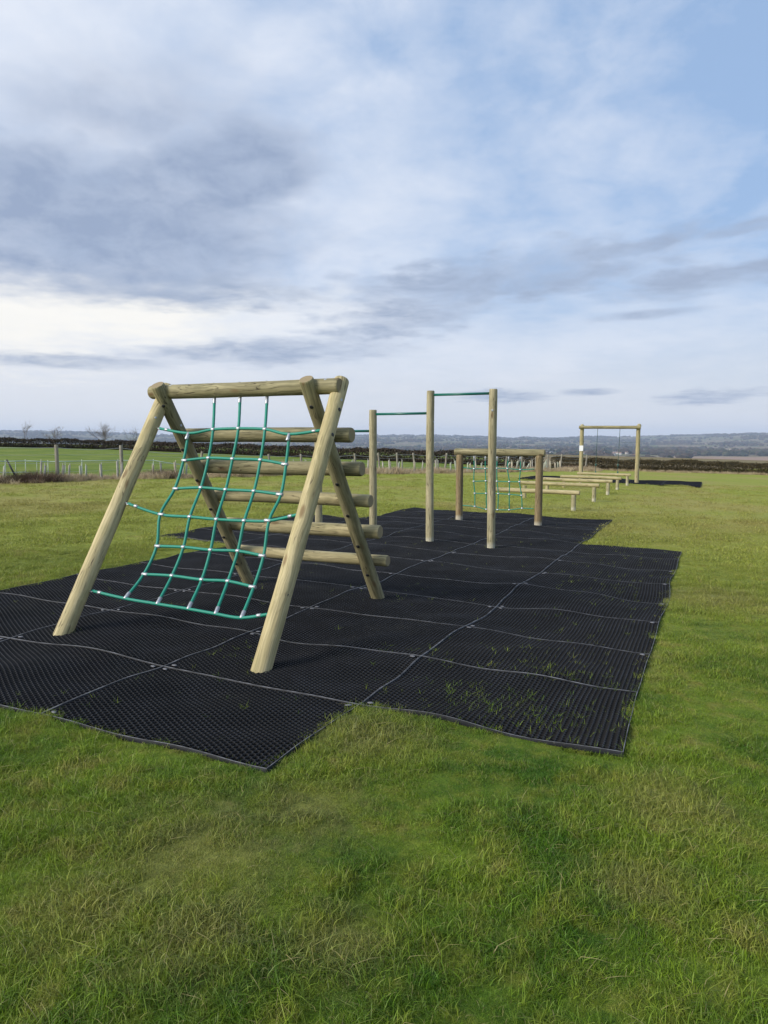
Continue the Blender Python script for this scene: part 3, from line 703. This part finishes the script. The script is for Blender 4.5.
# ------------------------------------------------------------------ fence, gate tape, tree guards
def lerp_path(path, n=None, step=None, jitter=0):
    P_ = np.array(path, float); d = np.r_[0, np.cumsum(np.hypot(*np.diff(P_, axis=0).T))]; t = np.arange(0, d[-1], step) if step else np.linspace(0, d[-1], n)
    if jitter: t = np.clip(t + rng.uniform(-jitter, jitter, len(t)), 0, d[-1])
    return np.stack([np.interp(t, d, P_[:, 0]), np.interp(t, d, P_[:, 1])], 1)
LINE = [(-22.0, 11.0), (-17.5, 16.6), (-12.17, 22.87), (-10.79, 24.03), (-9.57, 26.18), (-7.58, 28.21), (-2.05, 33.62), (3.49, 38.22), (10.78, 44.26), (13.2, 45.6)]
posts_xy = [(-19.5, 14.2), (-16.2, 18.2), (-13.2, 21.6), (-10.63, 23.52), (-9.4, 25.91), (-7.3, 28.6), (-4.82, 30.8), (-3.62, 31.85), (-1.33, 34.2), (-.19, 35.0), (.69, 35.68), (1.57, 36.6), (2.4, 37.3), (3.2, 38.06), (4.1, 38.9), (4.99, 39.65), (6.81, 40.66), (7.9, 41.9), (9.11, 43.31), (10.0, 43.9), (10.78, 44.26), (12.6, 45.3)]
fe = thing('wire_fence', 'long wire field fence on weathered round wooden posts behind the young tree guards', 'fence', (-10.63, 23.52, gz1(-10.63, 23.52)))
f0 = Vector(fe.location); tops = []
for k, (x, y) in enumerate(posts_xy):
    z = gz1(x, y); hgt = 1.18 if k < 5 else rng.uniform(.88, 1.02); lx_ = 0 if k < 5 else rng.uniform(-.10, .14)
    a = Vector((x, y, z - .05)) - f0; b_ = Vector((x + lx_, y, z + hgt)) - f0
    log('post', a, b_, .062 if k < 5 else .05, W_grey, fe, .03, 300 + k, 10); tops.append((a, b_))
wb_ = MB()
for fr_ in (.30, .52, .74, .92):
    for (a0, b0), (a1, b1) in zip(tops[:-1], tops[1:]):
        p = a0.lerp(b0, fr_); q = a1.lerp(b1, fr_); mid = (p + q) / 2 - Vector((0, 0, rng.uniform(.01, .12 if fr_ > .9 else .03)))
        wb_.tube([p, (p + mid) / 2 - Vector((0, 0, .01)), mid, (q + mid) / 2 - Vector((0, 0, .01)), q], .004 if fr_ < .9 else .008, 4, cap=False)
wb_.build('wire', plain('galvanised_wire', (.42, .44, .42), .5, .3), fe)
# pale electric-fence tape in front, left side
tp = thing('tape_fence', 'pale green plastic tape strung on thin stakes at the left end of the field fence', 'tape fence', (-12.6, 23.2, gz1(-12.6, 23.2)))
t0 = Vector(tp.location); M_tape = plain('pale_green_tape', (.50, .62, .52), .5); M_pig = plain('pale_stake', (.50, .56, .46), .6)
tpts = [(-15.6, 20.4), (-13.9, 22.0), (-12.9, 22.9), (-12.2, 23.3), (-11.75, 23.7), (-11.2, 24.1), (-10.4, 24.9), (-9.7, 26.4), (-8.8, 27.6), (-8.0, 28.6)]
tb = MB(); hh = [.62, .64, .66, .60, .62, .60, .62, .62, .60, .40]
for z_ in (0, -.36):
    seq = tpts if z_ == 0 else tpts[:5]
    for k in range(len(seq) - 1):
        if k == 6 and z_ == 0: pass
        (xa, ya), (xb, yb) = seq[k], seq[k + 1]
        tb.tube([Vector((xa, ya, gz1(xa, ya) + hh[k] + z_)) - t0, Vector((xb, yb, gz1(xb, yb) + hh[k + 1] + z_)) - t0], .014 if z_ == 0 else .011, 5)
tb.build('tape', M_tape, tp)
for k, (x, y) in enumerate(tpts):
    b = MB(); g_ = gz1(x, y); b.tube([Vector((x, y, g_ - .03)) - t0, Vector((x, y, g_ + hh[k] + .05)) - t0], .012, 6); b.build('stake', M_pig, tp)
    if k < len(tpts) - 1:
        if k > 5: continue
        x2 = (x + tpts[k + 1][0]) / 2; y2 = (y + tpts[k + 1][1]) / 2; b = MB(); g_ = gz1(x2, y2); b.tube([Vector((x2, y2, g_ - .03)) - t0, Vector((x2, y2, g_ + .60)) - t0], .008, 6); b.build('stake', M_pig, tp)
b = MB(); g_ = gz1(-11.6, 23.0); b.tube([(-11.58, 22.9, g_ - .02), (-11.78, 22.9, g_ + .36), (-11.94, 22.9, g_ + .70)], [.03, .03, .026], 8)
tag(b.build('leaning_stake', M_black), 'black plastic stake leaning to the left among the pale tapes', 'stake')
M_guards = [plain('guard_cream', (.50, .44, .32), .6, 0, 8, .2), plain('guard_green', (.42, .44, .34), .6, 0, 8, .2), plain('guard_grey', (.40, .38, .32), .6, 0, 8, .25)]
gl = lerp_path(LINE[1:-1], step=.36, jitter=.16)
def guard_mesh(seed, h):
    b = MB(); g = np.random.default_rng(seed); b.tube([(0, 0, 0), (0.004, 0, h * .5), (0, 0.003, h)], [.034, .031, .032], 10, cap=False); b.tube([(.0, 0, h), (0, 0, h - .1)], [.029, .027], 10)
    b.tube([(.055, 0, 0), (.05, 0, h * 1.12)], .012, 5)
    return b
gsrc = []
for q in range(6): gsrc.append(guard_mesh(q, .46 + .035 * q).build('tree_guard', M_guards[q % 3]))
used = set(); LG = 'slim pale plastic tree guard tube standing in the brown verge along the field fence'
for k, (x, y) in enumerate(gl):
    if k and rng.uniform() < .12: continue
    if x < -10.95 and k % 3: continue
    q = int(rng.integers(0, 6)); s = gsrc[q]
    if q in used: o = s.copy(); C.objects.link(o)
    else: o = s; used.add(q)
    x += rng.normal(0, .05); y += rng.uniform(-1.1, -.35)
    lean = rng.normal(0, .06); tilted = rng.uniform() < .07
    if tilted: lean = rng.choice([-1, 1]) * rng.uniform(.35, .6)
    o.location = (x, y, gz1(x, y) - .01); o.rotation_euler = (rng.normal(0, .05), lean, rng.uniform(0, 6.28) if not tilted else 0)
    pxx = 384 + 722 * x / y; hq = ['short', 'short', 'medium', 'medium', 'taller', 'tall'][q]; cq = ['cream', 'pale green', 'grey'][q % 3]
    wh = 'at the far left by the tapes' if pxx < 60 else 'between the two big left fence posts' if pxx < 125 else 'seen through the climbing frame' if pxx < 340 else 'around the pull-up bars' if pxx < 450 else 'behind the net wall' if pxx < 545 else 'where fence meets hedge'
    tag(o, ('%s %s tree guard, %s, %s' % (hq, cq, 'leaning' if tilted else 'upright', wh)), 'tree guard', 'tree guards along the fence')
for q in range(6):
    if q not in used: bpy.data.objects.remove(gsrc[q])

# ------------------------------------------------------------------ hedges
def hedge_mat(name, a, b_, c_):
    m, n, b = newmat(name); at = n.n.new('ShaderNodeAttribute'); at.attribute_name = 'rnd'; g = n.n.new('ShaderNodeNewGeometry')
    f = n.noise(n.vm('MULTIPLY', g.outputs['Position'], (1, 1, .4)), .9, 4); c = n.mix(at.outputs['Fac'], a, b_); c = n.mix(n.ss(f, .45, .65), c, c_)
    n.l.new(c, b.inputs['Base Color']); b.inputs['Roughness'].default_value = .8; b.inputs['Specular IOR Level'].default_value = .2; return m
def hedge(name, path, h, w, mat, label, dens=1300, leaf=.055):
    P_ = lerp_path(path, step=.5); n = len(P_); V = []; F = []
    L = np.sum(np.hypot(*np.diff(np.array(path), axis=0).T)); N = int(L * dens)
    t = rng.uniform(0, n - 1.001, N); k = t.astype(int); f = (t - k)[:, None]; c = P_[k] * (1 - f) + P_[k + 1] * f; d = P_[k + 1] - P_[k]; d /= np.hypot(*d.T)[:, None]; nn = np.stack([d[:, 1], -d[:, 0]], 1)
    s = L * t / n; ht = h * (1 + .05 * np.sin(s * .9) + .05 * np.sin(s * 2.3 + 1) + .03 * np.sin(s * 5.1)) + .04 * rng.normal(size=N) * (rng.uniform(size=N) < .25)
    ph = rng.uniform(0, 2 * np.pi, N)
    # shell-biased volume
    rr_ = 1 - .45 * rng.uniform(size=N) ** 2; cx = np.cos(ph) * rr_; cz = np.sin(ph) * rr_
    ex = np.sign(cx) * np.abs(cx) ** .7 * w / 2; ez = (.5 + .5 * np.sign(cz) * np.abs(cz) ** .7) * ht
    pos = np.concatenate([c + nn * ex[:, None], (gz(c[:, 0], c[:, 1]) + ez)[:, None]], 1) + rng.normal(0, .02, (N, 3))
    u = rng.normal(size=(N, 3)); u[:, 2] = u[:, 2] * 1.4; u /= np.linalg.norm(u, axis=1)[:, None]; v = np.cross(u, rng.normal(size=(N, 3))); v /= np.linalg.norm(v, axis=1)[:, None]
    sz = leaf * rng.uniform(.6, 1.5, N)[:, None]; wd = sz * rng.uniform(.2, .6, N)[:, None]
    Vv = np.stack([pos - u * sz - v * wd * .3, pos + v * wd, pos + u * sz, pos - v * wd], 1).reshape(-1, 3); Ff = np.arange(N * 4).reshape(-1, 4)
    o = mesh_np(name, Vv, Ff, mat); rn = np.repeat(rng.uniform(size=N), 4); a = o.data.attributes.new('rnd', 'FLOAT', 'POINT'); a.data.foreach_set('value', rn.astype(np.float32))
    return tag(o, label, 'hedge')
M_h1 = hedge_mat('bare_hedge', (.020, .017, .012), (.085, .068, .046), (.055, .038, .025)); M_h2 = hedge_mat('brown_hedge', (.028, .024, .012), (.110, .085, .040), (.066, .056, .028))
hedge('field_hedge', [(-75, 70.5), (-52, 71), (-36.8, 70.5), (-27.9, 71.2), (-17.15, 65.5), (-1.05, 55.5), (10.4, 47.9)], .86, 1.3, M_h1, 'long dark leafless hedge along the far side of the green pasture at left', 1300, .07)
hedge('field_hedge', [(11.2, 47.9), (13.47, 46.6), (17.51, 46.4), (24, 45.7), (34, 44.6), (48, 43), (62, 41)], .70, 1.3, M_h2, 'clipped brown and olive hedge closing the playing field at right', 3400, .042)

# ------------------------------------------------------------------ small bare trees over the hedge
def bare_tree(x, y, h, spread, label, seed, nmain=5):
    random.seed(seed); t = thing('bare_tree', label, 'tree', (x, y, gz1(x, y)))
    tb_ = MB(); hb = h * .28; tb_.tube([(0, 0, -.05), (.03, 0, hb * .5), (0, .02, hb)], [.09, .07, .06], 7); tb_.build('trunk', M_bark, t)
    cb = MB()
    def grow(p, d, L, r, lvl):
        pts = [p]; q = p.copy(); dd = d.copy()
        for s in range(4): dd = (dd + Vector((random.gauss(0, .16), random.gauss(0, .16), random.gauss(.05, .1)))).normalized(); q = q + dd * L / 4; pts.append(q.copy())
        cb.tube(pts, [r, r * .85, r * .7, r * .55, r * .4], 4, cap=False)
        if lvl > 0:
            for _ in range(5 if lvl > 1 else 4):
                a = pts[random.randint(1, 4)]; nd = (dd + Vector((random.gauss(0, .6), random.gauss(0, .6), random.gauss(.15, .35)))).normalized(); grow(a.copy(), nd, L * random.uniform(.45, .7), r * .55, lvl - 1)
    for k in range(nmain):
        a = 6.28 * k / nmain + random.uniform(-.4, .4); grow(Vector((0, 0, hb * random.uniform(.6, 1))), Vector((math.cos(a) * spread, math.sin(a) * spread, 1)).normalized(), h * .42, .022, 3)
    cb.build('crown', M_bark, t, False); return t
M_bark = plain('grey_bark', (.17, .145, .12), .9, 0, 6, .3)
bare_tree(-28.6, 74, 3.1, .9, 'largest bare twiggy tree above the dark hedge', 11, 7)
bare_tree(-33.8, 74.5, 2.35, .8, 'small bare tree above the hedge, behind the leftmost fence post', 12, 4)
bare_tree(-25.3, 73.5, 2.3, .6, 'slender bare sapling just right of the largest bare tree', 13, 3)
bare_tree(-36.6, 74, 2.5, .3, 'thin upright bare sapling above the hedge at the far left', 14, 2)

# ------------------------------------------------------------------ far valley: woods, village
def crownblob(name, seed, mat, col):
    g = np.random.default_rng(seed); me = bpy.data.meshes.new(name)
    import bmesh
    bm = bmesh.new(); bmesh.ops.create_icosphere(bm, subdivisions=2, radius=1)
    ph = g.uniform(0, 6.28, 9)
    for v in bm.verts:
        c_ = v.co; k = 1 + .22 * math.sin(4 * c_.x + ph[0]) * math.sin(4 * c_.y + ph[1]) + .18 * math.sin(7 * c_.z + ph[2] + 3 * c_.x) + g.normal(0, .08)
        v.co = Vector((c_.x * k, c_.y * k, (c_.z * k) * .75 + .6))
    bm.to_mesh(me); bm.free(); me.materials.append(mat); o = bpy.data.objects.new(name, me); C.objects.link(o); return o
def wmat(name, col): 
    m, n, b = newmat(name); oi = n.n.new('ShaderNodeObjectInfo'); c = n.mix(oi.outputs['Random'], tuple(x * .6 for x in col), tuple(x * 1.4 for x in col)); n.l.new(c, b.inputs['Base Color']); b.inputs['Roughness'].default_value = 1; b.inputs['Specular IOR Level'].default_value = 0; return m
srcs = [crownblob('wood_crown', 1, wmat('winter_wood', (.060, .048, .036)), 0), crownblob('wood_crown', 2, wmat('conifer_wood', (.022, .032, .020)), 0), crownblob('wood_crown', 3, wmat('olive_wood', (.055, .058, .032)), 0)]
def polar(px, d): a = math.atan((px - 384) / 722.); return d * math.sin(a), d * math.cos(a)
pts = []; sc = []; ix = []
N = 60000; a = rng.uniform(-.62, .62, N); d = np.sqrt(rng.uniform(650. ** 2, 8300. ** 2, N)); x = d * np.sin(a); y = d * np.cos(a)
f = sinnoise(x, y, 31, 700, 7) + .6 * sinnoise(x, y, 32, 240, 7); lines = np.minimum(np.abs(sinnoise(x, y, 33, 900, 4)), np.abs(sinnoise(x, y, 34, 800, 4)))
px = 384 + 722 * np.tan(a)
openf = ((px > 690) & (d > 900) & (d < 2300))
keepm = ((f > .8) | (lines < .05)) & ~openf
keepm |= (px < 690) & (px > 380) & (d > 950) & (d < 1900) & (f > -.9)
keepm |= (px > 430) & (px < 700) & (d > 1900) & (d < 3600) & (f > .1)
x, y, d, px = x[keepm], y[keepm], d[keepm], px[keepm]
dup = 1
for k in range(len(x)):
    s = rng.uniform(5, 11); pts.append((x[k], y[k], 0)); sc.append((s * rng.uniform(.8, 1.3), s * rng.uniform(.8, 1.3), s * rng.uniform(.7, 1.1))); ix.append(int(rng.choice([0, 0, 0, 2, 1])))
# the near belt of trees just over the hedge (px 380-690) and the dark clump at px 640-690
for (p0, p1, d0, d1, n_, kind) in ((430, 560, 1000, 1300, 260, 0), (560, 640, 900, 1200, 240, 0), (640, 692, 950, 1150, 170, 1), (690, 745, 2300, 2500, 110, 1), (330, 470, 1100, 1500, 220, 0), (745, 800, 2500, 3000, 90, 2), (650, 700, 2300, 2600, 80, 0)):
    for _ in range(int(n_ * 2.6)):
        q = polar(rng.uniform(p0, p1), rng.uniform(d0, d1)); s = rng.uniform(5, 10); pts.append((*q, 0)); sc.append((s, s, s * rng.uniform(.8, 1.2))); ix.append(kind if rng.uniform() < .7 else int(rng.integers(0, 3)))
pts = np.array(pts); pts[:, 2] = gz(pts[:, 0], pts[:, 1]); n_ = len(pts)
scatter('distant_woodland', pts, np.stack([np.zeros(n_), np.zeros(n_), rng.uniform(0, 6.28, n_)], 1), np.array(sc), srcs, ix, 'far-off brown winter woods and hedgerow trees in the valley')
M_wall = [plain('house_render', (.42, .40, .36), .9), plain('house_brick', (.34, .22, .16), .9), plain('house_stone', (.46, .42, .35), .9)]; M_roof = [plain('roof_slate', (.13, .13, .14), .9), plain('roof_tile', (.22, .12, .08), .9)]
hs = []
for q in range(6):
    b = MB(); w_, l_, e_ = rng.uniform(8, 14), rng.uniform(7, 9), rng.uniform(4.5, 5.5); b.box((0, 0, e_ / 2 - .5), (w_, l_, e_ + 1)); r_h = e_ + 3.0
    b.add([(-w_ / 2 - .3, -l_ / 2 - .4, e_), (w_ / 2 + .3, -l_ / 2 - .4, e_), (w_ / 2 + .3, l_ / 2 + .4, e_), (-w_ / 2 - .3, l_ / 2 + .4, e_), (-w_ / 2 - .3, 0, r_h), (w_ / 2 + .3, 0, r_h)], [[0, 1, 5, 4], [2, 3, 4, 5], [0, 4, 3], [1, 2, 5], [3, 2, 1, 0]], 1)
    b.box((w_ * .3, 0, r_h), (.9, .9, 1.8), 0, 0); hs.append(b.build('village_house', [M_wall[q % 3], M_roof[q % 2]], None, False))
nh = 0
for (p0, p1, d0, d1, n_) in ((575, 660, 1900, 2600, 26), (500, 575, 2200, 3000, 8), (690, 760, 3000, 3800, 6)):
    for _ in range(n_):
        q = polar(rng.uniform(p0, p1), rng.uniform(d0, d1)); hidx = nh if nh < 6 else int(rng.integers(0, 6)); o = hs[nh] if nh < 6 else hs[hidx].copy()
        if nh >= 6: C.objects.link(o)
        o.location = (*q, gz1(*q) + 1.5); o.rotation_euler = (0, 0, rng.uniform(-1, 1)); o.scale = (.85,) * 3; nh += 1
        tag(o, 'tiny far %s house with %s roof, %s' % (['pale rendered', 'brick', 'stone'][hs.index(o) % 3 if o in hs else hidx % 3], ['slate', 'tiled'][hs.index(o) % 2 if o in hs else hidx % 2], 'seen left of the rope frame' if p0 == 500 else 'right above the hedge fields' if p0 == 690 else 'in the village behind the rope frame'), 'house', 'houses of the far village')

# ------------------------------------------------------------------ grass
tufts = [tuft('tuft', 64, .055, .010, .026, .0019, 1.1, M_blade, 50 + k) for k in range(5)] + [tuft('tuft', 54, .05, .018, .046, .0022, .9, M_blade, 60 + k) for k in range(3)] + [tuft('tuft', 40, .12, .012, .034, .005, .9, M_blade, 70 + k) for k in range(2)]
for k, t_ in enumerate(tufts): t_.name = 'tuft_%02d' % k
P_, S_, I_ = [], [], []
def addgrass(r0, r1, dens, which, smin, smax, mode=0):
    amax = .78; area = amax * (r1 * r1 - r0 * r0); n = int(area * dens); a = rng.uniform(-amax, amax, n); r = np.sqrt(rng.uniform(r0 * r0, r1 * r1, n)); x = r * np.sin(a); y = r * np.cos(a)
    k = ~in_mat(x, y, -.022); nearmat = (in_mat(x + .08, y) | in_mat(x - .08, y) | in_mat(x, y + .12) | in_mat(x, y - .08))
    # leave fence-side pasture to the short turf sheet
    k &= y < np.interp(x, gx_, gy_)
    x, y, nearmat = x[k], y[k], nearmat[k]; lush = .5 + .5 * np.tanh(1.3 * (.8 * sinnoise(x, y, 41, 1.1) + .5 * sinnoise(x, y, 42, .4) + .7 * sinnoise(x, y, 43, .16)))
    for q in range(len(x)):
        P_.append((x[q], y[q])); s = rng.uniform(smin, smax) * (.46 + .92 * lush[q]) * (.78 if nearmat[q] else 1); S_.append((s, s, s * rng.uniform(.8, 1.15))); w = which
        I_.append(int(rng.choice(w)) if rng.uniform() > lush[q] * .45 or which[0] > 7 else int(rng.integers(5, 8)))
addgrass(1.2, 3.6, 1300, [0, 1, 2, 3, 4], .75, 1.2)
addgrass(3.6, 6.5, 900, [0, 1, 2, 3, 4], .8, 1.3)
addgrass(6.5, 11, 450, [0, 1, 2, 3, 4], .9, 1.4)
addgrass(11, 18, 130, [8, 9], .8, 1.3)
addgrass(18, 34, 26, [8, 9], .9, 1.5)
P_ = np.array(P_); S_ = np.array(S_); I_ = np.array(I_); n_ = len(P_)
scatter('grass', np.concatenate([P_, gz(P_[:, 0], P_[:, 1])[:, None]], 1), np.stack([rng.normal(0, .12, n_), rng.normal(0, .12, n_), rng.uniform(0, 6.28, n_)], 1), S_, tufts, I_, 'short green and straw-coloured field grass')
# blades growing up through the openings of the mat
sp_t = [tuft('sprout', 5, .012, .035, .070, .0028, .5, M_blade, 80 + k) for k in range(4)]
for k, t_ in enumerate(sp_t): t_.name = 'sprout_%02d' % k
pp = []
for (i0, j0, si, sj, n_) in ((1.38, 1.45, .16, .22, 190), (1.35, 1.75, .25, .16, 120), (2.12, 1.5, .08, .3, 70), *[(a_, b_, .07, .05, 9) for a_, b_ in POSTS_IJ], (2.25, 1.6, .25, .25, 90), (3.3, 1.6, .4, .25, 60), (5.2, 1.6, .6, .25, 90), (.5, .55, .3, .3, 25), (1.55, .15, .12, .12, 22), (.4, .15, .3, .3, 14), (4.1, .3, .4, .3, 30), (8, 0, 3, .9, 160), (7, 1.6, 1.2, .3, 120), (2.4, -1.4, .5, .3, 20)):
    ii = rng.normal(i0, si, n_); jj = rng.normal(j0, sj, n_)
    for a_, b_ in zip(ii, jj):
        if (math.floor(a_), math.floor(b_)) in MSET: pp.append((a_, b_))
pp = np.array(pp); x, y, z = warpmat(pp[:, 0], pp[:, 1]); n_ = len(pp); ss_ = rng.uniform(.5, 1.15, n_)
scatter('grass_through_mat', np.stack([x, y, z - .03], 1), np.stack([rng.normal(0, .2, n_), rng.normal(0, .2, n_), rng.uniform(0, 6.28, n_)], 1), np.stack([ss_] * 3, 1), sp_t, rng.integers(0, 4, n_), 'sparse grass blades growing up through the rubber mat')
# dry verge along the fence
dry = [tuft('dry_tuft', 60, .22, .10, .34, .014, .9, M_dry, 90 + k) for k in range(3)]
M_scrub = hedge_mat('bramble', (.06, .038, .025), (.16, .10, .065), (.10, .075, .04))
dry += [tuft('dry_tuft', 70, .26, .10, .42, .010, 1.3, M_scrub, 96 + k) for k in range(2)]
for k, t_ in enumerate(dry): t_.name = 'dry_tuft_%02d' % k
vl = lerp_path(LINE[1:], step=.010); x = vl[:, 0] + rng.normal(0, .12, len(vl)); y = vl[:, 1] + rng.normal(-.75, .55, len(vl)); n_ = len(vl); ss_ = rng.uniform(.45, 1.15, n_) * (.75 + .4 * np.tanh(sinnoise(x, y, 44, 2.2)))
hv = lerp_path([(11.2, 46.6), (17.5, 45.2), (24, 44.5), (34, 43.4), (48, 42)], step=.06); x = np.r_[x, hv[:, 0]]; y = np.r_[y, hv[:, 1] + rng.normal(-.1, .25, len(hv))]; ss_ = np.r_[ss_, rng.uniform(.3, .7, len(hv))]; n_ = len(x)
scatter('dry_verge', np.stack([x, y, gz(x, y) - .01], 1), np.stack([rng.normal(0, .1, n_), rng.normal(0, .1, n_), rng.uniform(0, 6.28, n_)], 1), np.stack([ss_] * 3, 1), dry, np.where(sinnoise(x, y, 47, 3.1) + rng.normal(0, .5, n_) > 1.15, rng.integers(3, 5, n_), rng.integers(0, 3, n_)), 'dead straw and bracken verge along the fence and hedge')

# ------------------------------------------------------------------ air
b = MB(); b.box((0, 0, -115), (21000, 21000, 520)); hz_ = b.build('haze', [], None, False)
hm = bpy.data.materials.new('haze_air'); hm.use_nodes = True; ht = hm.node_tree; ht.nodes.clear(); ho = ht.nodes.new('ShaderNodeOutputMaterial'); pv = ht.nodes.new('ShaderNodeVolumePrincipled')
pv.inputs['Color'].default_value = (.66, .78, 1.0, 1); pv.inputs['Density'].default_value = 1.0e-4; pv.inputs['Anisotropy'].default_value = 0.0
ht.links.new(pv.outputs[0], ho.inputs['Volume']); hz_.data.materials.clear(); hz_.data.materials.append(hm); tag(hz_, kind='stuff')
